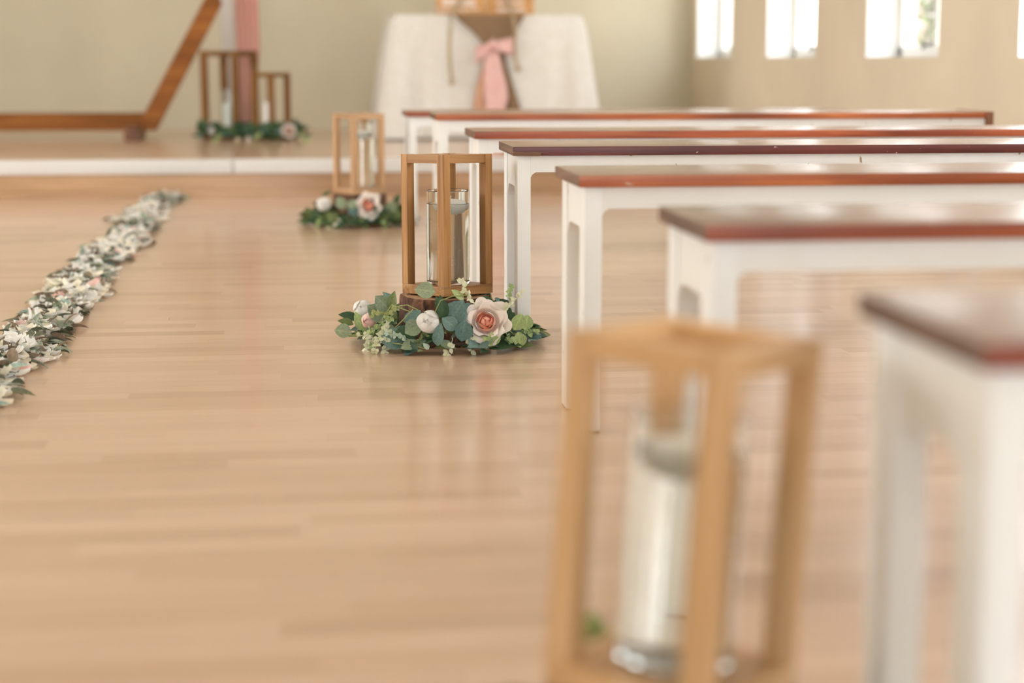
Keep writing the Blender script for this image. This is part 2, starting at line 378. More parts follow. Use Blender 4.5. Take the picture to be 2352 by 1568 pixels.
for k in range(3):                                                # bare frames added around the fill lamps; no openings in the left wall
    yc = 3.0 + 2.4 * k; wn = put('window_%d' % (9 + k), None, kind='structure')
    fb = MB()
    for a, b_, c_, d_ in ((-.73, -.65, .72, 2.48), (.65, .73, .72, 2.48), (-.65, .65, .72, .8), (-.65, .65, 2.4, 2.48), (-.025, .025, .8, 2.4)):
        fb.box(XL + .001, XL + .05, yc + a, yc + b_, c_, d_)
    obj('frame', fb, M['reveal'], wn, weld=False)
# floor of narrow strips
fl = obj('floor', MB().box(XL, XR, YF, 8.6, -.1, -.0085), M['subfloor'], kind='structure')
SW = .062; strip_meshes = {}
def strip(x0, x1, y0):
    L_ = round(x1 - x0, 3)
    if L_ not in strip_meshes:
        strip_meshes[L_] = MB().box(.00008, L_ - .00008, .00015, SW - .00015, -.008, 0).mesh('plank', M['floor'])
    put('plank', strip_meshes[L_], fl, (x0, y0, 0))
LENS = [.36, .42, .48, .54]
rest = MB(); cnt = 0
r = 0; y = YF
rf = random.Random(3)
while y < 8.6:
    x = XL - rf.random() * .4
    # the part of this row the picture shows
    near = 1.72 < y < 4.35
    while x < XR:
        x1 = x + rf.choice(LENS)
        u0 = 680 + 4070 * x / max(.3, y) ; u1 = 680 + 4070 * x1 / max(.3, y)
        a, b_ = max(x, XL), min(x1, XR)
        if near and u1 > -30 and u0 < 2380 and cnt < 298 and a == x and b_ == x1:
            strip(a, b_, y); cnt += 1
        else:
            rest.box(a + .0002, b_ - .0002, y + .00015, min(y + SW, 8.6) - .00015, -.008, 0)
        x = x1
    y += SW
o = obj('plank_field', rest, M['floor'], fl, weld=False, kind='stuff')

# stage
SY, SZ = 8.6, .18
st = obj('stage', MB().box(XL, XR, SY + .03, YB, -.1, SZ - .012), M['subfloor'], kind='structure')
obj('riser_board', MB().box(XL, XR, SY + .012, SY + .03, 0, .032), M['riser'], st, bevel=.002)
obj('riser_board', MB().box(XL, XR, SY + .008, SY + .03, .033, .112), M['riser'], st, bevel=.002)
jx = P(535, 385, y=SY).x
obj('nosing_board', MB().box(XL, jx - .002, SY - .012, SY + .03, .112, SZ), M['nosing'], st, bevel=.006, smooth='auto')
obj('nosing_board', MB().box(jx + .002, XR, SY - .012, SY + .03, .112, SZ), M['nosing'], st, bevel=.006, smooth='auto')
rest = MB(); y = SY + .03
while y < YB:
    x = XL - rf.random() * .4
    while x < XR:
        x1 = x + rf.choice(LENS)
        rest.box(max(x, XL) + .0002, min(x1, XR) - .0002, y, min(y + SW, YB) - .0003, SZ - .01, SZ); x = x1
    y += SW
obj('plank_field', rest, M['floor'], st, weld=False, kind='stuff')

# ---------------------------------------------------------------- outside
obj('ground', MB().box(XR + .2, 14, -8, 30, -.5, -.3), M['ground'], kind='structure')
obj('wall_garden', MB().box(7.2, 7.45, -8, 30, -.3, 2.6), M['outwall'], kind='structure')
# pillar of rounded stone blocks and a shrub seen through the third window
pc = P(2116, 60, x=4.3)
pil = thing('stone_pillar', 'sunlit pillar of pale pink stone blocks outside the nearest window in view', 'pillar', (pc.x, pc.y, -.3))
bmesh_ = MB().box(-.045, .045, -.05, .05, .004, .146).mesh('stone_block', M['stone'], bevel=.018, smooth='auto')
for k in range(19):
    put('stone_block', bmesh_, pil, mw=Matrix.Translation((rf.uniform(-.012, .012), rf.uniform(-.012, .012), k * .15)) @ Matrix.Rotation(rf.uniform(-.08, .08), 4, 'Z'))

# ---------------------------------------------------------------- leaves
def leaf_mb(Ln, Wd, cup=.15, bend=.2, shape=.85, nu=4, nv=6):
    def fn(a, t):
        w_ = Wd / 2 * max(0, math.sin(PI * t ** shape)) ** .75 if 0 < t < 1 else Wd * .02
        x = (a * 2 - 1) * w_
        return (x, t * Ln, cup * abs(x) * 1.5 + bend * Ln * (t - t * t) - bend * .5 * Ln * t * t)
    return MB().grid(fn, nu, nv)
LEAF = {}
SH = {'round': (.045, .040, .25, .10, .95), 'oval': (.055, .028, .3, .2, .8), 'long': (.07, .022, .35, .3, .75), 'small': (.022, .014, .3, .2, .8), 'big': (.062, .05, .22, .12, .9)}
for sh, a in SH.items():
    for mn, mm in list(L.items()) + list(G.items()):
        LEAF[sh, mn] = None
def leafmesh(sh, mn):
    if LEAF.get((sh, mn)) is None:
        a = SH[sh]; LEAF[sh, mn] = leaf_mb(*a).mesh('leaf', L.get(mn) or G.get(mn), smooth=True)
    return LEAF[sh, mn]
def frame(base, d, n, s=1.0):
    """matrix with +Y along d and +Z near n"""
    d = Vector(d).normalized(); n = Vector(n); x = d.cross(n)
    if x.length < 1e-4: x = Vector((1, 0, 0))
    x.normalize(); z = x.cross(d)
    mm = Matrix((x, d, z)).transposed().to_4x4()
    return Matrix.Translation(base) @ mm @ Matrix.Scale(s, 4)

# shrub outside
sc_ = P(2157, 60, x=4.0)
sh = thing('garden_shrub', 'green leafy shrub outside beside the pale stone pillar', 'shrub', (sc_.x, sc_.y, -.3))
mb = MB()
for k in range(7): mb.tube([(0, 0, 0), (R.uniform(-.1, .1), R.uniform(-.1, .1), .8), (R.uniform(-.05, .05), R.uniform(-.05, .05), 1.7)], [.015, .01, .004], 5)
obj('branch', mb, M['twig'], sh)
mb = MB(); base = leaf_mb(.09, .045, nu=2, nv=3)
for k in range(900):
    p = Vector((R.gauss(0, .045), R.gauss(0, .045), R.uniform(.3, 1.95)))
    d = Vector((R.gauss(0, 1), R.gauss(0, 1), R.gauss(.3, .7))); mm = frame(p, d, (R.gauss(0, 1), R.gauss(0, 1), 1))
    mb.add([mm @ Vector(v) for v in base.v], base.f)
obj('foliage', mb, L['olive'], sh, kind='stuff', weld=False)

# ---------------------------------------------------------------- benches
def bench(name_label, x, y, ztop, var, length=1.92, rinset=.012, ch=0):
    t = thing('bench', name_label, 'bench', (x, y, 0), 0, 'school benches in rows')
    D, TH, LW, LD = .29, .021, .031, .058
    z1 = ztop - TH
    sb = MB().box(0, length, 0, D, z1, ztop).mesh('seat_board', [V[var], M['endgrain'], V['top']], bevel=.0035, smooth='auto')
    for p in sb.polygons:
        if abs(p.normal.x) > .7: p.material_index = 1
        if p.normal.z > .9: p.material_index = 2
    seat = put('seat_board', sb, t)
    seat['label'] = 'glossy red-brown varnished seat board'
    xl, xr = .012, length - rinset
    y0, y1 = .012, D - .012
    for xx in (xl, xr - LW):
        for yy in (y0, y1 - LD):
            lg = obj('leg', MB().box(xx, xx + LW, yy, yy + LD, .004, z1), M['cream'], t, bevel=.0025, smooth='auto')
            obj('foot_tip', MB().box(xx + .001, xx + LW - .001, yy + .001, yy + LD - .001, 0, .0045), M['bare'], lg)
    AH = .038
    a, b_ = xl + LW, xr - LW
    poly = [(a, z1), (a, z1 - AH - .012), (a + .004, z1 - AH - .005), (a + .012, z1 - AH), (b_ - .012, z1 - AH), (b_ - .004, z1 - AH - .005), (b_, z1 - AH - .012), (b_, z1)]
    obj('front_apron', MB().prism(poly, y0 + .0015, y0 + .022), M['cream'], t)
    obj('back_apron', MB().prism(poly, y1 - .022, y1 - .0015), M['cream'], t)
    EH = .075; c0, c1 = y0 + LD, y1 - LD
    pts = [(c0, z1), (c0, z1 - EH - .03)]
    for k in range(1, 6):
        q = PI / 2 * k / 6; pts.append((c0 + .03 * (1 - math.cos(q)), z1 - EH - .03 + .03 * math.sin(q)))
    pts += [(c0 + .03, z1 - EH), (c1 - .03, z1 - EH)]
    for k in range(5, 0, -1):
        q = PI / 2 * k / 6; pts.append((c1 - .03 * (1 - math.cos(q)), z1 - EH - .03 + .03 * math.sin(q)))
    pts += [(c1, z1 - EH - .03), (c1, z1)]
    for xx in (xl + .003, xr - LW + .003):
        obj('end_rail', MB().prism(pts, xx, xx + LW - .006, 'yz'), M['cream'], t)
    return t, z1, D
def corner(u, v, z): 
    p = P(u, v, z=z); return p.x, p.y
specs = [
    ('farthest bench, half hidden just behind the next one, red-brown top on cream legs', (932, 256), .448, 'brown', 1.80, .012),
    ('orange-edged bench second from the stage, dark cleat on its right end', (1000, 262), .472, 'orange', None, .012),
    ('bench third from the stage, reddish edge with pale chips', (1090, 302), .457, 'red', 1.92, .012),
    ('middle bench beside the sharp lantern, dark maroon edge chipped at its left corner', (1178, 337), .457, 'maroon', 1.92, .012),
    ('bench with a bright orange-red edge just in front of the dark maroon one', (1330, 403), .457, 'orange', 1.92, .012),
    ('second nearest bench, slightly blurred red-brown top on thick cream end rail', (1622, 517), .457, 'red', 1.92, .012),
    ('nearest bench at the right edge, strongly blurred dark-edged top', (2262, 788), .457, 'brown', 1.92, .012)]
benches = []
for lab, (u, v), z, var, ln, ri in specs:
    if var == 'orange' and ln is None:
        Y = 5.95; p = P(u, v, y=Y); x, y = p.x, p.y; ln = P(2280, 255, y=Y).x - x; z = p.z
    else: x, y = corner(u, v, z)
    t, z1, D = bench(lab, x, y, z, var, ln, ri)
    benches.append((t, x, y, z, D, ln))
t, x, y, z, D, ln = benches[1]
o = obj('end_cleat', MB().box(ln - .022, ln + .004, -.004, D + .004, z - .062, z + .002), M['arch_dark'], t, bevel=.004, smooth='auto'); o['label'] = 'dark brown end cleat'
# torn corner of the maroon bench: raw splinter under its front edge
t, x, y, z, D, ln = benches[3]
sp = MB().prism([(.0, z - .0205), (.062, z - .0215), (.066, z - .014), (.05, z - .012), (.03, z - .013), (.0, z - .011)], -.003, .004)
o = obj('splintered_edge', sp, M['bare'], t, bevel=.0008); o['label'] = 'raw splintered patch at the corner'

# ---------------------------------------------------------------- lanterns, vases, candles
def lantern(label, cx, cy, z, rot, side, h, pw, mats, lean=(0, 0), name='lantern'):
    t = thing(name, label, 'lantern', (cx, cy, z), 0, None)
    t.rotation_euler = Euler((lean[0], lean[1], math.radians(rot)), 'XYZ')
    s = side / 2; bh = pw * 1.0
    base = obj('base', MB().box(-s, s, -s, s, 0, bh), M[mats[1]], t, bevel=.0015)
    for sx in (-1, 1):
        for sy in (-1, 1):
            x0 = sx * s - (pw if sx > 0 else 0); y0 = sy * s - (pw if sy > 0 else 0)
            obj('post', MB().box(x0, x0 + pw, y0, y0 + pw, bh, h), M[mats[0]], t, bevel=.0012)
    for sy in (-1, 1):
        y0 = sy * (s - .0008) - (pw * .9 if sy > 0 else 0)
        rl = MB().box(-s + pw, s - pw, y0, y0 + pw * .9, h - pw * .95, h - .0008)
        obj('top_rail', rl, M[mats[1]], t, bevel=.001)
        rl = MB().box(-s + pw, s - pw, y0, y0 + pw * .9, h - pw * .95, h - .0008)
        o = obj('top_rail', rl, M[mats[1]], t, bevel=.001); o.rotation_euler = (0, 0, PI / 2)
    return t, bh
def vase(label, loc, r, h, lean=(0, 0), water=None, th=.003):
    prof = [(0, 0), (r - .004, 0), (r - .001, .0015), (r, .005), (r, h - .0015), (r - th / 2, h), (r - th, h - .0015), (r - th, .009), (r - th - .003, .0065), (0, .0065)]
    t = obj('glass_cylinder', MB().lathe(prof, 48), M['glass'], smooth='auto'); t.location = loc; t.rotation_euler = (lean[0], lean[1], 0)
    tag(t, label, 'vase')
    if water:
        q = r - th + .0003
        wv = MB().lathe([(0, .0062), (q - .003, .0062), (q, .0088), (q, water + .0012), (q - .002, water), (0, water)], 48)
        obj('water', wv, M['water'], t, smooth='auto')
        bb = MB()
        for k in range(34):
            a = R.uniform(0, 2 * PI); q2 = q - .0022; bb.ball((q2 * math.cos(a), q2 * math.sin(a), R.uniform(.02, water - .004)), R.uniform(.0004, .0009), 6, 4)
        obj('bubbles', bb, M['bubble'], t, smooth=True, kind='stuff')
    return t
def float_candle(label, loc, r, lean=(0, 0)):
    prof = [(0, -.024), (r * .55, -.022), (r * .85, -.014), (r * .99, -.003), (r, .003), (r * .94, .006), (r * .8, .007), (r * .35, .0105), (0, .0115)]
    t = thing('floating_candle', label, 'candle', loc); t.rotation_euler = (lean[0], lean[1], 0)
    obj('wax_body', MB().lathe(prof, 32), M['wax'], t, smooth=True)
    obj('wick', MB().tube([(0, 0, .0105), (.001, 0, .018)], .0012, 5), M['wick'], t)
def slice_(label, cx, cy, r, h, z=0, seed=1):
    rr_ = random.Random(seed); ph = [rr_.uniform(0, 6) for _ in range(4)]
    wob = lambda t: 1 + .03 * math.sin(2 * t + ph[0]) + .02 * math.sin(5 * t + ph[1]) + .012 * math.sin(11 * t + ph[2]) + .008 * math.sin(23 * t + ph[3])
    t = thing('wood_slice', label, 'wood slice', (cx, cy, z))
    obj('bark', MB().lathe([(r * .97, 0), (r * 1.0, .008), (r * 1.015, h * .5), (r, h - .006), (r * .985, h)], 72, wob=wob), M['bark'], t, smooth='auto')
    obj('cut_face', MB().lathe([(0, h + .0004), (r * .955, h + .0004), (r * .955, h - .002), (0, h - .002)], 72, wob=wob), M['slice'], t)
    return t

def pos_lantern(uf, vf, z, dist_r, ang_rel):
    """centre of a lantern whose near bottom corner shows at (uf, vf) on height z"""
    p = P(uf, vf, z=z); a = math.atan2(p.x, p.y)
    return p
# sharp lantern beside the middle bench
z2 = .112
c = P(1027, 655, z=z2); C2 = (P(1027, 500, y=4.10).x, 4.10)
S2 = .15; LH = .323
slice_('dark bark-edged wood slice under the sharp lantern beside the middle bench', C2[0] - .004, C2[1] + .003, .107, z2 - .001, 0, 2)
lt, bh = lantern('open square wooden lantern in sharp focus beside the middle bench', C2[0], C2[1], z2, 36, S2, LH, .0215, ('lantern', 'lantern_rail'))
lt.matrix_basis = Matrix.Translation((C2[0], C2[1], z2 + .003)) @ Matrix.Rotation(math.radians(-2.0), 4, 'X') @ Matrix.Rotation(math.radians(36), 4, 'Z')
vase('clear glass cylinder of water inside the sharp lantern', (C2[0] + .002, C2[1], z2 + bh + .0042), .0505, .217, water=.186)
float_candle('white floating candle on the water inside the sharp lantern', (C2[0] + .008, C2[1] - .004, z2 + bh + .186 + .0046), .035)
# mid lantern, in front of the stage
C3 = (P(825, 400, y=7.12).x, 7.12); z3 = .125
slice_('brown wood slice under the lantern nearer the stage step', C3[0] + .003, C3[1], .106, z3 - .001, 0, 5)
lt, bh = lantern('paler wooden lantern second from the camera, in front of the stage step', C3[0], C3[1], z3, 30.5, .149, .315, .0215, ('mid_lantern', 'mid_rail'))
vase('clear glass cylinder of water inside the lantern nearer the stage step', (C3[0] + .012, C3[1], z3 + bh + .0006), .046, .20 + .055, water=.215)
float_candle('white floating candle in the lantern nearer the stage step', (C3[0] + .012, C3[1], z3 + bh + .216), .032)
# nearest lantern, leaning
lean = (0, math.radians(3.4))
Y1 = 1.46; p = P(1540, 1600, y=Y1); C1 = (p.x, Y1); z1_ = .112
slice_('wood slice under the nearest blurred lantern', C1[0], C1[1], .11, z1_ - .006, 0, 9)
lt, bh = lantern('nearest wooden lantern, large and strongly blurred, tilted to the left', C1[0], C1[1], z1_ + .002, 45, .159, .312, .0235, ('lantern_pale', 'lantern_pale_rail'))
lt.matrix_basis = Matrix.Translation((C1[0], C1[1], z1_ + .002)) @ Matrix.Rotation(lean[1], 4, 'Y') @ Matrix.Rotation(math.radians(45), 4, 'Z')
up_ = Matrix.Rotation(lean[1], 3, 'Y') @ Vector((0, 0, 1))
b0 = Vector((C1[0], C1[1], z1_ + .002)) + up_ * (bh + .0006)
vase('clear glass cylinder of water inside the nearest blurred lantern', b0, .0505, .217, lean, .186)
float_candle('white floating candle inside the nearest blurred lantern', b0 + up_ * .187, .035, lean)
# stage lanterns
CT = (P(530, 300, y=10.80).x, 10.80); CS = (P(624, 300, y=10.66).x, 10.66)
lt, bh = lantern('taller dark wooden lantern on the stage beside the timber arch', CT[0], CT[1], SZ, 60, .25, .52, .036, ('dark_lantern', 'dark_rail'))
lt2, bh2 = lantern('smaller dark wooden lantern on the stage, right of the tall one', CS[0], CS[1], SZ, 47, .163, .392, .028, ('dark_lantern', 'dark_rail'))
def pillar_candle(label, loc, r, h):
    t = thing('pillar_candle', label, 'candle', loc)
    obj('wax_body', MB().lathe([(r, 0), (r, h - .004), (r * .9, h), (r * .5, h - .004), (0, h - .005)], 28), M['wax'], t, smooth='auto')
    obj('wick', MB().tube([(0, 0, h - .005), (.001, 0, h + .008)], .0013, 5), M['wick'], t)
xa = P(524, 280, y=10.80).x; xb = P(616, 280, y=10.66).x
pillar_candle('white pillar candle in the taller stage lantern', (xa, 10.80, SZ + bh + .007), .029, .17)
vase('clear glass cylinder around the candle in the taller stage lantern', (xa, 10.80, SZ + bh + .0005), .045, .26)
pillar_candle('white pillar candle in the smaller stage lantern', (xb, 10.655, SZ + bh2 + .001), .026, .19)

# ---------------------------------------------------------------- roses and wreaths
def petal_fn(Wd, Hh, cup, curl):
    def fn(a, t):
        th_ = (a - .5) * 2
        w_ = Wd / 2 * (math.sin(PI * (.12 + .80 * t)) ** .6)
        x = th_ * w_; z = Hh * t - .12 * Hh * th_ * th_ * t
        y = -cup * Wd * (1 - th_ * th_ * 1.0) * math.sin(PI * min(1, t * .9 + .1)) - curl * Hh * max(0, t - .65) ** 2 * 4
        return (x, y, z)
    return fn
PM = {}
def petalmesh(key, mat):
    if (key, mat) not in PM:
        a = {'in': (.85, 1.0, .28, -.1), 'mid': (1.05, 1.0, .24, .15), 'out': (1.25, 1.0, .16, .75), 'bud': (1.15, 1.0, .3, -.35)}[key]
        PM[key, mat] = MB().grid(petal_fn(*a), 6, 6).mesh('petal', M[mat], smooth=True)
    return PM[key, mat]
def rose(parent, loc, axis, d, kind='rose', seed=0, mats=('petal_peach', 'petal_cream2'), parts=True, label=None):
    """rose of diameter d looking along axis"""
    q = Vector(axis).normalized(); rot = q.to_track_quat('Z', 'Y').to_matrix().to_4x4()
    rr_ = random.Random(seed)
    base = Matrix.Translation(loc) @ rot @ Matrix.Scale(d, 4)
    core = MB().lathe([(.0, -.28), (.09, -.27), (.17, -.2), (.16, -.1), (.06, .02), (0, .05)] if kind == 'rose' else [(.0, -.28), (.12, -.25), (.22, -.12), (.21, .0), (.12, .1), (0, .13)], 14)
    cm = mats[0] if kind == 'rose' else mats[1]
    o = obj(kind, core, M[cm], parent, mw=base, smooth=True)
    if label: o['label'] = label
    rings = [(3, .045, .24, 'in', 0, 6, -.13), (3, .085, .28, 'in', 0, 3, -.16), (4, .125, .32, 'mid', 0, 0, -.19), (5, .165, .36, 'mid', .6, -6, -.22), (5, .20, .40, 'out', 1, -16, -.24), (6, .235, .42, 'out', 1, -30, -.25), (6, .25, .43, 'out', 1, -48, -.25)] if kind == 'rose' else \
            [(3, .08, .42, 'bud', 1, 17, -.22), (4, .19, .50, 'bud', 1, 9, -.26), (4, .25, .52, 'bud', 1, -1, -.28), (3, .27, .50, 'bud', 1, 3, -.3)]
    acc = {}
    for ri, (n, rad, size, key, outer, tilt, zb_) in enumerate(rings):
        for k in range(n):
            a = 2 * PI * (k + .37 * ri) / n + rr_.uniform(-.15, .15)
            mat = mats[1] if outer >= .5 else mats[0]
            if kind == 'rose' and outer == .6: mat = mats[1] if k % 2 else mats[0]
            mm = Matrix.Rotation(a, 4, 'Z') @ Matrix.Translation((0, -rad, zb_)) @ Matrix.Rotation(math.radians(-tilt + rr_.uniform(-5, 5)), 4, 'X') @ Matrix.Scale(size * rr_.uniform(.93, 1.07), 4)
            mm = mm @ Matrix.Rotation(0, 4, 'Z')
            if parts:
                put('petal', petalmesh(key, mat), o, mw=mm)
            else:
                b2 = MB().grid(petal_fn(1.1, 1, .22, .3), 3, 3); acc.setdefault(mat, MB()).add([mm @ Vector(v) for v in b2.v], b2.f)
    for mat, b2 in acc.items():
        obj('petals', b2, M[mat], o, smooth=True)
    return o
def sprig(parent, p0, d, n=7, s=1.0, mat='sprig', name='flower_sprig', seed=0, white=False):
    rr_ = random.Random(seed); p0 = Vector(p0); d = Vector(d).normalized(); mb = MB(); lv = leaf_mb(.013 * s, .009 * s, nu=2, nv=3)
    pts = [p0]; 
    for k in range(n): pts.append(pts[-1] + (d + Vector((rr_.uniform(-.25, .25), rr_.uniform(-.25, .25), rr_.uniform(-.2, .2)))).normalized() * .011 * s)
    mb.tube(pts, .0009 * s, 4)
    for i, p in enumerate(pts[1:]):
        for q in range(3 if i < n - 1 else 5):
            dd = Vector((rr_.gauss(0, 1), rr_.gauss(0, .6), rr_.gauss(0, 1))) + d * .6
            mm = frame(p, dd, (rr_.gauss(0, .5), -1, rr_.gauss(.5, .5))); mb.add([mm @ Vector(v) for v in lv.v], lv.f)
    return obj(name, mb, M[mat] if mat in M else L[mat], parent, smooth=True)
def stem(parent, pts, r=.0014): return obj('stem', MB().tube(pts, r, 5), M['stem'], parent, smooth=True)
def put_leaf(parent, base, d, n, sh, mn, s): return put('leaf', leafmesh(sh, mn), parent, mw=frame(base, d, n, s))
def wreath_fill(t, rin, rout, n, zmax, seed, kinds, sy=1.0, s=1.0, fronty=True, solid=None):
    rr_ = random.Random(seed); k = 0
    zb = SZ if False else 0
    for i in range(n):
        a = 2 * PI * i / n * 1.0 + rr_.uniform(-.2, .2)
        q = rr_.random() ** .7; rad = rin + (rout - rin) * q
        z = .008 + (1 - q) * zmax * rr_.uniform(.3, 1) 
        p = Vector((rad * math.cos(a), rad * math.sin(a) * sy, z))
        rd = Vector((math.cos(a), math.sin(a), 0)); tg = Vector((-math.sin(a), math.cos(a), 0))
        el = rr_.uniform(-.05, .75) * (1 - .7 * q)
        d = rd * rr_.uniform(.3, 1) + tg * rr_.choice((-1, 1)) * rr_.uniform(.2, 1) + Vector((0, 0, el))
        if z < .02: d.z = max(d.z, .06)
        sh, mn = rr_.choice(kinds)
        nrm = rd * rr_.uniform(.2, 1.2) + Vector((rr_.gauss(0, .3), rr_.gauss(0, .3), 1))
        put_leaf(t, p, d, nrm, sh, mn, s * rr_.uniform(.75, 1.15))
def pt(u, v, Y, c0): 
    p = P(u, v, y=Y); q = p - Vector(c0); q.z = max(q.z, .004); return q
def flat_leaf(t, c0, u0, v0, u1, v1, Y, sh, mn, tilt=(0, -1, .35), dy=0.0):
    """leaf from a base to a tip, sized from the two points"""
    a = pt(u0, v0, Y, c0); b = pt(u1, v1, Y - dy, c0); d = b - a
    s = d.length / SH[sh][0]
    put_leaf(t, a, d, tilt, sh, mn, s)
KM = [('round', 'blue'), ('round', 'sage'), ('oval', 'dark'), ('oval', 'olive'), ('big', 'dark'), ('oval', 'sage'), ('small', 'light'), ('big', 'blue'), ('oval', 'dark')]

# wreath around the sharp lantern
w2 = (C2[0], C2[1], 0)
t = thing('flower_wreath', 'artificial eucalyptus and rose wreath in sharp focus around the middle lantern', 'wreath', w2)
ring = [(.165 * math.cos(a), .165 * math.sin(a), .02) for a in [2 * PI * k / 40 for k in range(41)]]
obj('hoop', MB().tube(ring, .006, 6), M['twig'], t, smooth=True)
wreath_fill(t, .12, .20, 150, .065, 11, KM)
fy = C2[1]
def front(u, v, dep=0.0):      # ring depth at this column of the wreath
    x = P(u, 740, y=3.95).x - C2[0]; q = .20 ** 2 - x * x
    return fy - math.sqrt(max(q, 0.0009)) * .92 + dep
# (base u,v) -> (tip u,v), shape, colour, facing
for (u0, v0, u1, v1, dep, sh, mn, tl) in [
    (1022, 752, 1065, 690, .01, 'big', 'blue', (.1, -1, .3)), (1050, 756, 1016, 730, -.01, 'big', 'blue', (-.1, -1, .4)), (1060, 784, 1068, 735, -.02, 'round', 'blue', (.2, -1, .2)),
    (1005, 795, 1012, 742, -.02, 'oval', 'blue', (-.3, -1, .1)), (935, 752, 965, 712, .02, 'big', 'blue', (-.2, -1, .5)), (930, 765, 972, 742, 0, 'round', 'sage', (0, -1, .6)),
    (900, 716, 862, 680, .03, 'big', 'sage', (-.2, -1, .3)), (900, 718, 905, 668, .04, 'oval', 'olive', (-.5, -1, .1)), (885, 738, 845, 700, .02, 'big', 'sage', (.1, -1, .5)),
    (905, 700, 880, 670, .05, 'oval', 'blue', (.1, -1, .5)), (1018, 735, 1012, 678, .0, 'oval', 'dark', (.2, -1, .1)), (1035, 735, 1000, 682, .02, 'oval', 'dark', (-.3, -1, .1)),
    (812, 745, 776, 735, .03, 'oval', 'olive', (-.1, -1, .8)), (822, 735, 778, 720, .05, 'oval', 'dark', (0, -1, .9)), (808, 764, 768, 758, .0, 'round', 'sage', (-.1, -1, .5)),
    (838, 760, 815, 716, .01, 'oval', 'light', (-.3, -1, .2)), (1095, 690, 1142, 698, .04, 'oval', 'dark', (0, -1, .9)), (1130, 718, 1168, 690, .05, 'big', 'dark', (.2, -1, .6)),
    (1150, 750, 1182, 718, .04, 'big', 'dark', (.2, -1, .4)), (1140, 775, 1188, 785, .02, 'big', 'dark', (.2, -1, .3)), (1180, 758, 1199, 720, -.04, 'round', 'light', (.3, -1, .2)),
    (1205, 758, 1212, 722, -.05, 'round', 'light', (.1, -1, .2)), (1190, 762, 1196, 798, -.04, 'round', 'light', (.1, -1, .3)), (1212, 758, 1222, 775, -.02, 'small', 'light', (.1, -1, .3)),
    (1065, 688, 1038, 665, .05, 'oval', 'light', (.1, -1, .3)), (1000, 670, 952, 664, -.03, 'big', 'sage', (0, -1, .25)), (868, 792, 836, 800, -.03, 'oval', 'light', (0, -1, .5)),
    (920, 800, 975, 788, -.02, 'oval', 'sage', (0, -1, .9)), (985, 802, 972, 788, -.03, 'small', 'mint', (0, -1, .3)), (1008, 788, 1048, 798, -.02, 'oval', 'sage', (0, -1, .8)),
    (840, 775, 800, 770, -.02, 'long', 'olive', (0, -.6, 1)), (900, 770, 830, 762, .02, 'long', 'dark', (0, -.7, 1)), (960, 770, 905, 765, -.0, 'big', 'dark', (0, -1, .6)),
    (1130, 795, 1110, 772, -.03, 'small', 'light', (0, -1, .3)), (1132, 790, 1150, 770, -.03, 'small', 'light', (0, -1, .3)), (1128, 790, 1129, 762, -.03, 'small', 'light', (0, -1, .3)),
    (1100, 800, 1060, 792, .0, 'long', 'dark', (0, -.8, 1)), (1090, 712, 1055, 708, .02, 'big', 'blue', (.2, -1, .4)), (1180, 795, 1140, 798, -.02, 'oval', 'dark', (0, -.8, 1)),
    (1060, 770, 1085, 745, .01, 'big', 'dark', (0, -1, .4)), (1140, 700, 1170, 745, .05, 'big', 'dark', (.2, -1, .3)), (1148, 690, 1136, 684, .03, 'small', 'blue', (0, -1, .1))]:
    flat_leaf(t, w2, u0, v0, u1, v1, front((u0 + u1) / 2, v0, dep), sh, mn, tl)
rose(t, pt(1116, 737, front(1116, 737, -.01), w2), (-.12, -1, .28), .086, 'rose', 1, label='cream rose with a peach heart')
rose(t, pt(984, 738, front(984, 738, -.01), w2), (-.1, -1, .35), .062, 'rose_bud', 2, ('petal_white', 'petal_white'), label='white closed rose bud')
rose(t, pt(832, 708, front(832, 708, .04), w2), (-.4, -1, .6), .052, 'rose_bud', 3, ('petal_white', 'petal_white'), label='white rose bud on the left side')
rose(t, pt(846, 736, front(846, 736, .0), w2), (-.8, -1, .1), .046, 'rose_bud', 4, ('petal_blush', 'petal_blush'), label='blush pink rose bud')
for i, (u, v, d, n, s_, mt_) in enumerate([(905, 720, (-.7, -.2, -.45), 6, 1, 'light'), (900, 735, (-.5, -.2, -.8), 7, 1, 'sprig'), (890, 745, (-.1, -.2, -1), 5, 1.1, 'sprig'), (925, 705, (-.8, -.1, -.2), 6, 1, 'stem'),
        (860, 760, (-.3, -.3, -.7), 4, 1.1, 'sprig'), (905, 790, (-1, 0, .25), 8, .9, 'sprig'), (940, 780, (-.9, -.1, .3), 6, .8, 'mint'), (1092, 705, (-.4, -.1, 1), 6, 1, 'sprig'), (1085, 765, (-.2, 0, -1), 3, 1.2, 'sprig'),
        (1150, 720, (.5, 0, .6), 6, 1, 'sprig'), (1170, 700, (.1, 0, 1), 4, .9, 'light'), (1196, 760, (.9, 0, -.1), 4, .8, 'light'), (1040, 775, (-.2, -.1, -1), 3, 1.1, 'sprig'), (880, 770, (-1, -.1, .1), 6, .9, 'olive'), (1150, 740, (.4, 0, -.8), 4, 1, 'light'), (945, 800, (.7, -.1, .8), 6, .8, 'olive')]):
    sprig(t, pt(u, v, front(u, v, -.02), w2), d, n, s_, mt_, seed=i)
for pts in [[(940, 715), (900, 700), (880, 730), (870, 760)], [(1000, 715), (1012, 690), (1040, 680), (1075, 678)], [(948, 710), (925, 735), (905, 755)], [(880, 785), (920, 790), (955, 795), (975, 800)],
            [(1162, 752), (1180, 768), (1200, 762)], [(1195, 760), (1215, 758), (1238, 766)], [(960, 712), (935, 700), (905, 705)], [(800, 768), (830, 772), (860, 758)]]:
    stem(t, [pt(u, v, front(u, v, -.025), w2) for u, v in pts])

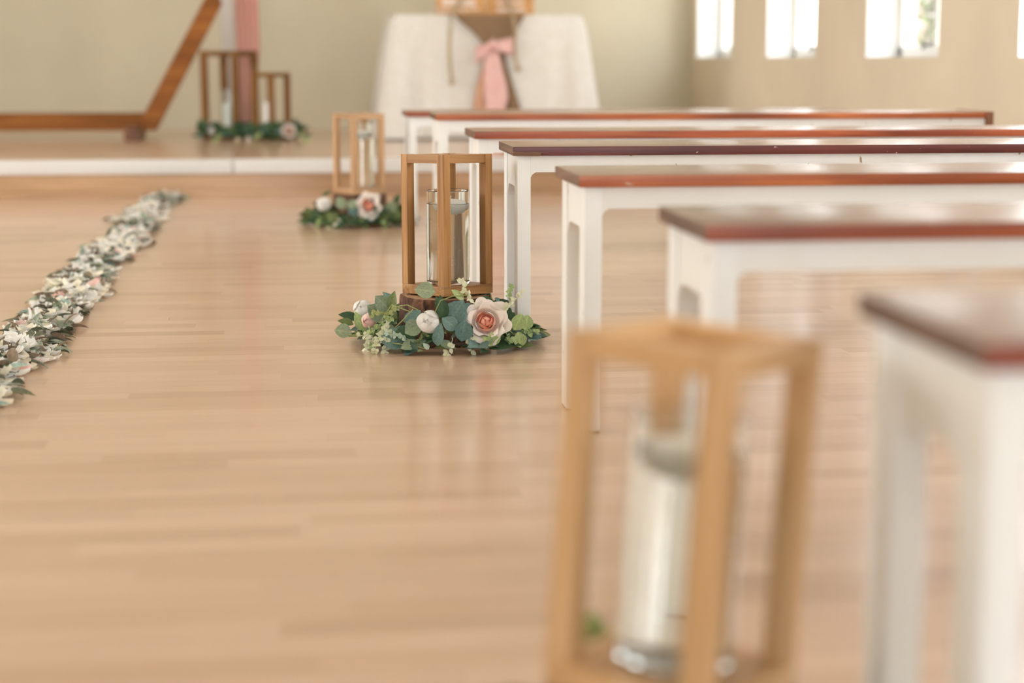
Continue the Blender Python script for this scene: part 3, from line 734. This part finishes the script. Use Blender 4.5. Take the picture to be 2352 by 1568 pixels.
# wreath around the lantern by the stage step
w3 = (C3[0], C3[1], 0)
t = thing('flower_wreath', 'out of focus rose and leaf wreath around the lantern near the stage step', 'wreath', w3)
obj('hoop', MB().tube([(.165 * math.cos(a), .165 * math.sin(a), .02) for a in [2 * PI * k / 30 for k in range(31)]], .006, 6), M['twig'], t, smooth=True)
KM3 = [('big', 'dark'), ('big', 'olive'), ('oval', 'dark'), ('oval', 'olive'), ('round', 'sage'), ('big', 'dark'), ('oval', 'olive')]
wreath_fill(t, .12, .205, 150, .085, 21, KM3, s=1.0)
f3 = C3[1] - .17
for (u0, v0, u1, v1, dep, sh, mn, tl) in [
    (790, 480, 775, 452, 0, 'big', 'sage', (0, -1, .3)), (800, 480, 815, 458, 0, 'big', 'sage', (0, -1, .3)), (820, 495, 800, 470, 0, 'big', 'blue', (0, -1, .3)), (740, 450, 762, 438, .06, 'long', 'dark', (0, -1, .3)),
    (905, 470, 918, 445, .08, 'oval', 'dark', (0, -1, .3)), (890, 490, 905, 462, .04, 'big', 'sage', (0, -1, .3)), (900, 515, 920, 485, .04, 'big', 'olive', (0, -1, .3)), (860, 510, 890, 480, .02, 'big', 'dark', (0, -1, .3)),
    (710, 505, 706, 475, .1, 'big', 'olive', (0, -1, .3)), (706, 512, 690, 506, .1, 'round', 'olive', (0, -1, .5)), (730, 515, 715, 490, .05, 'big', 'dark', (0, -1, .3)), (775, 512, 750, 488, 0, 'big', 'olive', (0, -1, .4)),
    (845, 515, 850, 488, 0, 'big', 'blue', (0, -1, .3)), (780, 516, 800, 492, 0, 'big', 'dark', (0, -1, .3)), (865, 500, 868, 482, -.01, 'oval', 'mint', (0, -1, .3))]:
    flat_leaf(t, w3, u0, v0, u1, v1, f3 + dep, sh, mn, tl)
rose(t, pt(846, 472, f3, w3), (-.3, -1, .2), .085, 'rose', 6, label='cream rose with a peach heart')
rose(t, pt(743, 468, f3 + .03, w3), (-.1, -1, .3), .07, 'rose_bud', 7, ('petal_white', 'petal_white'), label='white rose bud')
for i, (u, v, d, mt_) in enumerate([(798, 495, (.1, -.1, -1), 'sprig'), (805, 500, (.5, -.1, -.8), 'sprig'), (790, 500, (-.6, -.1, -.5), 'sprig'), (885, 498, (.2, 0, -1), 'light'), (735, 495, (-.2, 0, -1), 'light'), (815, 492, (.8, -.1, -.9), 'light')]):
    sprig(t, pt(u, v, f3 - .01, w3), d, 4, 1.6, mt_, seed=40 + i)

# wreath under the nearest lantern
w1 = (C1[0], C1[1], 0)
t = thing('flower_wreath', 'nearest leaf wreath, almost all below the picture edge', 'wreath', w1)
obj('hoop', MB().tube([(.165 * math.cos(a), .165 * math.sin(a), .02) for a in [2 * PI * k / 30 for k in range(31)]], .006, 6), M['twig'], t, smooth=True)
wreath_fill(t, .125, .2, 90, .055, 31, KM)
Yl = C1[1] + .135
a = pt(1352, 1480, Yl, w1); stem(t, [a + Vector((.01, .02, -.09)), a + Vector((.005, .01, -.03)), a])
for (u0, v0, u1, v1, sh, mn) in [(1352, 1486, 1362, 1405, 'big', 'light'), (1350, 1482, 1412, 1444, 'oval', 'light'), (1352, 1490, 1395, 1470, 'oval', 'olive')]:
    flat_leaf(t, w1, u0, v0, u1, v1, Yl, sh, mn, (.1, -1, .3))
# wreath around the stage lanterns
ws = ((P(437, 320, z=SZ).x + P(712, 320, z=SZ).x) / 2, 10.72, SZ)
t = thing('flower_wreath', 'long dark leafy wreath with pale roses around the two stage lanterns', 'wreath', ws)
obj('hoop', MB().tube([(.27 * math.cos(a), .2 * math.sin(a), .02) for a in [2 * PI * k / 30 for k in range(31)]], .006, 6), M['twig'], t, smooth=True)
KMS = [('big', 'dark'), ('oval', 'dark'), ('big', 'dark'), ('oval', 'olive'), ('round', 'blue'), ('oval', 'dark')]
rr_ = random.Random(55)
for i in range(210):
    x = rr_.uniform(-.31, .31); Yy = -.31 * math.sqrt(max(0, 1 - (x / .33) ** 2)) + rr_.uniform(-.02, .05)
    if i % 5 == 0: Yy = -Yy * .8
    z = rr_.uniform(.008, .07)
    put_leaf(t, (x, Yy, z), (rr_.uniform(-1, 1), rr_.uniform(-.5, .3), rr_.uniform(.1, .9)), (rr_.gauss(0, .4), -1, .6), *rr_.choice(KMS), rr_.uniform(.75, 1.1))
ys_ = ws[1] - .33
for i, (u, v, dd, kd, mats, lab) in enumerate([(485, 300, .062, 'rose_bud', ('petal_white', 'petal_white'), 'white rose bud'), (664, 300, .078, 'rose', ('petal_blush', 'petal_cream2'), 'pale blush rose'),
        (546, 320, .045, 'rose_bud', ('petal_peach', 'petal_cream'), 'peach rose bud'), (570, 319, .045, 'rose_bud', ('petal_cream', 'petal_cream2'), 'cream rose bud')]):
    rose(t, pt(u, v, ys_ - (0 if u in (485, 664) else .02), ws), (0, -1, .3), dd, kd, 60 + i, mats, parts=False, label=lab)
for i, (u, v) in enumerate([(505, 305), (600, 300), (695, 305)]):
    sprig(t, pt(u, v, ys_, ws), (rr_.uniform(-.5, .5), -.1, -.5), 3, 1.8, 'light', seed=80 + i)

# ---------------------------------------------------------------- strewn petals and leaves along the aisle
GX = -.635
ppm = {}
def ppetal(k):
    ln, wd = [(.030, .026), (.026, .03), (.034, .024)][k]
    return MB().grid(lambda a, t: ((a - .5) * wd * (math.sin(PI * (.08 + .84 * t)) ** .6), t * ln, .35 * wd * (2 * a - 1) ** 2 * .6 + .25 * ln * (t - .4) ** 2 * 2), 3, 4)
PB = [ppetal(k) for k in range(3)]
LB = [leaf_mb(.046, .021, .3, .15, .85, 2, 5), leaf_mb(.055, .018, .35, .2, .8, 2, 5), leaf_mb(.036, .024, .25, .1, .95, 2, 5)]
PMesh = {(k, mn): PB[k].mesh('petal', M[mn], smooth=True) for k in range(3) for mn in ('petal_white', 'petal_cream', 'petal_blush')}
LMesh = {(k, mn): LB[k].mesh('leaf', G[mn], smooth=True) for k in range(3) for mn in G}
rg = random.Random(101)
def half(y): return .072 + .012 * math.sin(y * 5.3) + .008 * math.sin(y * 13)
def gpos(y, layer):
    while True:
        g_ = rg.gauss(0, .55)
        if abs(g_) < 1.08: break
    x = GX + g_ * half(y) + .012 * math.sin(y * 3.1)
    hump = max(0, 1 - (g_) ** 2)
    return Vector((x, y, .0025 + layer * hump))
def pick_petal(): return rg.choices(['petal_white', 'petal_cream', 'petal_blush'], [7, 3.0, .4])[0]
def pick_leaf(): return rg.choices(list(G), [2.6, 3.2, 2.6, 1.0])[0]
sp_, sl_ = {}, {}
for k in range(6200):
    y = rg.uniform(3.2, 8.56); p = gpos(y, rg.uniform(0, .016))
    d = Vector((rg.gauss(0, 1), rg.gauss(0, 1), rg.gauss(.02, .16)))
    clump = .6 + .38 * math.sin(y * 7.7 + 1) * math.sin(y * 2.9)
    if rg.random() < clump:
        i, mn = rg.randrange(3), pick_petal(); bb = PB[i]; dic = sp_
    else:
        i, mn = rg.randrange(3), pick_leaf(); bb = LB[i]; dic = sl_
    mm = frame(p, d, (rg.gauss(0, .4), rg.gauss(0, .4), 1), rg.uniform(.8, 1.15))
    vs = [mm @ Vector(v) for v in bb.v]; lo = min(v.z for v in vs)
    if lo < .001: vs = [v + Vector((0, 0, .001 - lo)) for v in vs]
    dic.setdefault(mn, MB()).add(vs, bb.f)
lab_ = {'petal_white': 'white', 'petal_cream': 'cream', 'petal_blush': 'blush pink', 'gsage': 'sage green', 'gbrown': 'brown', 'gdark': 'dark olive', 'gblue': 'blue-green'}
for dic, nm, cat, txt in ((sp_, 'strewn_petals', 'petals', 'mass of small white, cream and pink petals in the line along the aisle'), (sl_, 'strewn_leaves', 'leaves', 'mass of small green and brown leaves in the line along the aisle')):
    allv = MB(); ms = []; idx = []
    for i, (mn, b2) in enumerate(dic.items()):
        allv.add(b2.v, b2.f); ms.append(M.get(mn) or G.get(mn)); idx += [i] * len(b2.f)
    me = bpy.data.meshes.new(nm); me.from_pydata(allv.v, [], allv.f)
    for mm_ in ms: me.materials.append(mm_)
    me.polygons.foreach_set('material_index', idx); me.shade_smooth()
    tag(put(nm, me, kind='stuff'), txt, cat)
# the nearest ones, each by itself on top of the line
for kind_, n in (('petal', 300), ('leaf', 260)):
    for k in range(n):
        y = 3.22 + 2.5 * rg.random() ** 1.25; p = gpos(y, .024); p.z = max(.003, p.z - .002 + rg.uniform(0, .006))
        if kind_ == 'petal': mn = pick_petal(); me = PMesh[rg.randrange(3), mn]
        else: mn = pick_leaf(); me = LMesh[rg.randrange(3), mn]
        up_t = abs(rg.gauss(.05, .25)) if kind_ == 'leaf' else rg.gauss(.05, .22)
        mm = frame(p, (rg.gauss(0, 1), rg.gauss(0, 1), up_t), (rg.gauss(0, .35), rg.gauss(-.15, .35), 1), rg.uniform(.85, 1.2))
        lo = min((mm @ v.co).z for v in me.vertices)
        if lo < .0015: mm = Matrix.Translation((0, 0, .0015 - lo)) @ mm
        o = put('loose_' + kind_, me, mw=mm)
        tag(o, 'small loose %s %s lying in the nearer half of the strewn aisle line' % (lab_[mn], kind_), kind_, '%s %s strewn along the aisle' % (lab_[mn], {'petal': 'petals', 'leaf': 'leaves'}[kind_]))

# ---------------------------------------------------------------- table, cloth and sign on the stage
TX0, TX1, TY0, TY1, TZ = .565, 1.69, 10.56, 11.16, .905
t = thing('table', 'rectangular table on the stage hidden under the white cloth', 'table', ((TX0 + TX1) / 2, (TY0 + TY1) / 2, SZ))
hx, hy = (TX1 - TX0) / 2, (TY1 - TY0) / 2; hz = TZ - SZ
obj('table_top', MB().box(-hx + .005, hx - .005, -hy + .005, hy - .005, hz - .03, hz - .004), M['bare'], t, bevel=.003)
for sx in (-1, 1):
    for sy in (-1, 1): obj('leg', MB().tube([(sx * (hx - .06), sy * (hy - .06), hz - .03), (sx * (hx - .06), sy * (hy - .06), 0)], .02, 8), M['bare'], t)
cxm, cym = (TX0 + TX1) / 2, (TY0 + TY1) / 2
N = 240; mb = MB(); vs = []; fs = []
def rr_pt(s, hx, hy, r):           # point and normal on a rounded rectangle by arc fraction
    segs = [(2 * (hx - r), 0), (PI / 2 * r, 1), (2 * (hy - r), 2), (PI / 2 * r, 3), (2 * (hx - r), 4), (PI / 2 * r, 5), (2 * (hy - r), 6), (PI / 2 * r, 7)]
    tot = sum(a for a, _ in segs); q = s * tot
    for ln_, i in segs:
        if q <= ln_ or i == 7: break
        q -= ln_
    f = q / ln_
    if i == 0: return (-(hx - r) + q, -hy), (0, -1), 0
    if i == 2: return (hx, -(hy - r) + q), (1, 0), 0
    if i == 4: return ((hx - r) - q, hy), (0, 1), 0
    if i == 6: return (-hx, (hy - r) - q), (-1, 0), 0
    cx_, cy_, a0 = {1: (hx - r, -(hy - r), -PI / 2), 3: (hx - r, hy - r, 0), 5: (-(hx - r), hy - r, PI / 2), 7: (-(hx - r), -(hy - r), PI)}[i]
    a = a0 + f * PI / 2; return (cx_ + r * math.cos(a), cy_ + r * math.sin(a)), (math.cos(a), math.sin(a)), math.sin(PI * f)
rows = 14
cl = MB(); V_ = []
for j in range(rows + 1):
    tt = j / rows
    for k in range(N):
        (x, y), (nx, ny), cr = rr_pt(k / N, hx, hy, .05)
        dcorner = min(math.hypot(abs(x) - hx, abs(y) - hy), .3)
        cn = math.exp(-(dcorner / .10) ** 2)
        fold = .016 * math.sin(k / N * 2 * PI * 17 + 1.3 * math.sin(k / N * 20)) * tt ** 1.2 * (1 if abs(ny) < .5 or dcorner < .25 else .35)
        off = .004 + .012 * math.sin(min(1, tt * 6) * PI / 2) + (.03 + .11 * cn) * tt ** .9 + fold
        V_.append((x + nx * off, y + ny * off, hz + .003 - .012 * min(1, tt * 14) * 0 - tt * (hz - .008)))
for j in range(rows):
    for k in range(N): fs.append((j * N + k, j * N + (k + 1) % N, (j + 1) * N + (k + 1) % N, (j + 1) * N + k))
V_.append((0, 0, hz + .004)); ci = len(V_) - 1
for k in range(N): fs.append((k, ci, (k + 1) % N))
cl.add(V_, fs)
o = obj('tablecloth', cl, M['cloth'], loc=(cxm, cym, SZ), smooth='auto'); tag(o, 'white patterned cloth falling to the stage floor over the table', 'tablecloth')
# burlap runner gathered in the middle
YC = TY0 - .03
def sheet(edge, nv, yoff, fold, nf, thick=.0, nu=16, ph=0):
    """edge: list of (v, uL, uR) in photo rows -> hanging strip in front of the cloth"""
    def fn(a, t_):
        q = t_ * (len(edge) - 1); i = min(int(q), len(edge) - 2); f = q - i
        v = edge[i][0] * (1 - f) + edge[i + 1][0] * f; l = edge[i][1] * (1 - f) + edge[i + 1][1] * f; r_ = edge[i][2] * (1 - f) + edge[i + 1][2] * f
        zz = P(1120, v, y=YC).z; drop = max(0, TZ - zz)
        yy = YC - yoff - drop * .06 - fold * math.sin(a * PI * nf + ph + t_ * 1.5) * (.3 + t_)
        p = P(l + (r_ - l) * a, v, y=yy); return (p.x, p.y, max(SZ + .006, p.z))
    return MB().grid(fn, nu, nv)
def solid(o, th=.0015):
    md = o.modifiers.new('thickness', 'SOLIDIFY'); md.thickness = th; return o
def esmooth(e, n=12):
    # smooth interpolation of the edge list
    out = []; v0, v1 = e[0][0], e[-1][0]
    for k in range(n + 1):
        v = v0 + (v1 - v0) * k / n
        for i in range(len(e) - 1):
            if e[i][0] <= v <= e[i + 1][0] or i == len(e) - 2:
                f = (v - e[i][0]) / (e[i + 1][0] - e[i][0]); f = f * f * (3 - 2 * f)
                if e[i][0] <= v <= e[i + 1][0]: break
        out.append((v, e[i][1] * (1 - f) + e[i + 1][1] * f, e[i][2] * (1 - f) + e[i + 1][2] * f))
    return out
e1 = [(33, 1042, 1207), (48, 1056, 1198), (70, 1082, 1186), (88, 1100, 1174), (110, 1112, 1158), (150, 1120, 1164), (200, 1112, 1180), (262, 1100, 1200), (325, 1090, 1215)]
bl = solid(obj('burlap_runner', sheet(e1, 40, .012, .005, 5, nu=30), M['burlap'], smooth=True), .002)
tag(bl, 'brown burlap runner gathered in the middle, hanging down the white cloth', 'cloth runner')
# pink bow
bow = thing('ribbon_bow', 'pink chiffon bow tied around the burlap runner on the white cloth', 'bow', P(1130, 110, y=YC - .03))
b0 = bow.location
def bowpart(name, mb, mat):
    mb.v = [tuple(Vector(v) - b0) for v in mb.v]; return solid(obj(name, mb, M[mat], bow, smooth=True), .0015)
def loop(u0, v0, u1, v1, wv, n=14, m_=8):
    def fn(a, t_):
        an = PI * 1.0 * a
        cu = u0 + (u1 - u0) * math.sin(an) ; cv = v0 + (v1 - v0) * math.sin(an) + wv * (t_ - .5) * (.35 + .65 * math.sin(an))
        return tuple(P(cu, cv, y=YC - .03 - .055 * a - .012 * math.cos(t_ * PI * 3) * math.sin(an)))
    return MB().grid(fn, n, m_)
bowpart('bow_loop', loop(1130, 104, 1092, 128, 44), 'ribbon'); bowpart('bow_loop', loop(1130, 104, 1178, 108, 44), 'ribbon')
bowpart('knot', MB().ball(tuple(P(1130, 103, y=YC - .075)), .027, 12, 8, 1.15), 'ribbon')
bowpart('ribbon_tail', sheet([(104, 1118, 1142), (140, 1112, 1150), (200, 1112, 1164), (225, 1113, 1167), (250, 1118, 1160), (300, 1120, 1150)], 30, .045, .006, 3, nu=14), 'ribbon')
bowpart('ribbon_tail', sheet([(104, 1115, 1140), (150, 1108, 1130), (200, 1094, 1125), (250, 1086, 1120), (300, 1084, 1118)], 30, .03, .008, 4, nu=14, ph=1), 'ribbon_tan')
# wooden sign board standing on the table
YS = TY0 + .03
sx0, sx1 = P(1003, 20, y=YS).x, P(1226, 20, y=YS).x
sg = thing('wooden_sign', 'honey coloured wooden board with blurred white lettering standing on the white cloth', 'sign', ((sx0 + sx1) / 2, YS, TZ + .006))
hw = (sx1 - sx0) / 2
obj('board', MB().box(-hw, -.003, 0, .02, 0, .36), M['board'], sg, bevel=.002); obj('board', MB().box(.003, hw, 0, .02, 0, .36), M['board'], sg, bevel=.002)
obj('batten', MB().box(-hw + .05, hw - .05, .02, .035, .25, .29), M['board'], sg)
obj('base', MB().box(-hw + .04, hw - .04, .02, .12, 0, .018), M['board'], sg)
lt_ = MB(); s0 = sg.location
def stroke(u0, u1, v0, v1):
    a = P(u0, v0, y=YS) - s0; b = P(u1, v1, y=YS) - s0; lt_.box(a.x, b.x, -.0012, .0005, b.z, a.z)
for u in range(1016, 1050, 7): stroke(u, u + 5, -2, 12)
for u in range(1058, 1090, 7): stroke(u, u + 5, 1, 13)
for u in range(1006, 1100, 6): stroke(u, u + 3.5, 20, 24); 
for u in range(1008, 1070, 6): stroke(u, u + 3.5, 26, 28)
for u in range(1142, 1204, 7): stroke(u, u + 4.5, 3, 10)
for u in range(1142, 1206, 6): stroke(u, u + 4, 20, 27)
for u in range(1020, 1090, 9): stroke(u, u + 6, -30, -15)
obj('lettering', lt_, M['lettering'], sg)
# jute cord hanging over the sign
def cordpts(l):
    out = []
    for u, v in l:
        zz = P(u, v, y=YC).z; yy = YS - .012 if zz > TZ + .03 else YC - .035 - max(0, TZ - zz) * .06
        out.append(P(u, v, y=yy))
    return out
cd_ = thing('jute_cord', 'thin jute cord hanging in two strands over the sign and cloth', 'cord', cordpts([(1110, -60)])[0])
for l in ([(1110, -75), (1085, -45), (1062, -5), (1046, 20), (1036, 36), (1034, 70), (1032, 110), (1034, 150), (1038, 188)], [(1110, -75), (1140, -45), (1163, -5), (1174, 22), (1180, 45), (1184, 75), (1182, 105), (1184, 135), (1190, 158)]):
    pp = [p - cd_.location for p in cordpts(l)]
    obj('strand', MB().tube(pp, .011, 8), M['rope'], cd_, smooth=True); obj('knot', MB().ball(tuple(pp[-1]), .018, 8, 6, 1.3), M['rope'], cd_, smooth=True)

# ---------------------------------------------------------------- timber arch and drapes
YA = 10.86
def A(u, v): p = P(u, v, y=YA); return Vector((p.x, 0, p.z))
ao = P(335, 300, y=YA)
ar = thing('timber_arch', 'reddish timber polygon arch standing on the stage at the left', 'arch', (ao.x, YA, SZ))
def loc(v): return (v.x - ao.x, v.z - SZ)
o0, o1 = loc(A(360, 299)), loc(A(511, 8)); i0, i1 = loc(A(333, 259)), loc(A(473, -8))
mid = ((o1[0] - i1[0]), 0)
# mirror of the right-hand side for the left one, out of view
LEFT = -2.0
obj('beam', MB().prism([(LEFT, o0[1]), (o0[0] - .12, o0[1]), (i0[0], i0[1]), (LEFT, i0[1])], -.035, .035), M['arch'], ar, bevel=.003)
tall = o1[1] * 2 - o0[1]
obj('beam', MB().prism([(o0[0] - .12, o0[1]), o0, o1, i1, i0], -.033, .037), M['arch'], ar, bevel=.003)
o2 = (o0[0], tall); i2 = (i0[0], tall - (i0[1] - o0[1]))
obj('beam', MB().prism([i1, o1, o2, i2], -.037, .033), M['arch'], ar, bevel=.003)
cx0 = (LEFT + o0[0]) / 2
mir = lambda p: (2 * cx0 - p[0] - 0, p[1])
for poly in ([(o0[0] - .12, o0[1]), o0, o1, i1, i0], [i1, o1, o2, i2]):
    obj('beam', MB().prism([mir(p) for p in poly], -.037, .037), M['arch'], ar, bevel=.003)
obj('beam', MB().prism([mir(o2), o2, i2, mir(i2)], -.035, .035), M['arch'], ar, bevel=.003)
fx = loc(A(312, 300))[0]
for xx in (fx, 2 * cx0 - fx):
    obj('foot_block', MB().box(xx - .04, xx + .04, -.34, .26, 0, o0[1] + .03), M['arch_dark'], ar, bevel=.004)
# drapes hang from the arch's right vertex side
def drape(label, edge, Yd, mat, nf, amp):
    def fn(a, t_):
        q = t_ * (len(edge) - 1); i = min(int(q), len(edge) - 2); f = q - i
        z = edge[i][0] * (1 - f) + edge[i + 1][0] * f; l = edge[i][1] * (1 - f) + edge[i + 1][1] * f; r_ = edge[i][2] * (1 - f) + edge[i + 1][2] * f
        return (l + (r_ - l) * a, Yd + amp * math.sin(a * PI * nf + t_), z)
    o = obj('tulle_drape', MB().grid(fn, 40, 24), M[mat], smooth=True)
    tag(o, label, 'drape', None); return o
X = lambda u, v=200: P(u, v, y=11.05).x
drape('pink tulle drape hanging from the arch behind the tall stage lantern', [(1.75, X(530), X(560)), (1.1, X(543), X(597)), (.72, X(545), X(599)), (.45, X(549), X(590)), (SZ + .01, X(552), X(584))], 11.03, 'tulle_pink', 9, .02)
drape('sheer white tulle drape beside the pink one, left of it', [(1.75, X(525), X(545)), (1.1, X(509), X(552)), (.74, X(511), X(550)), (.45, X(514), X(545)), (SZ + .01, X(517), X(540))], 11.07, 'tulle_white', 5, .014)
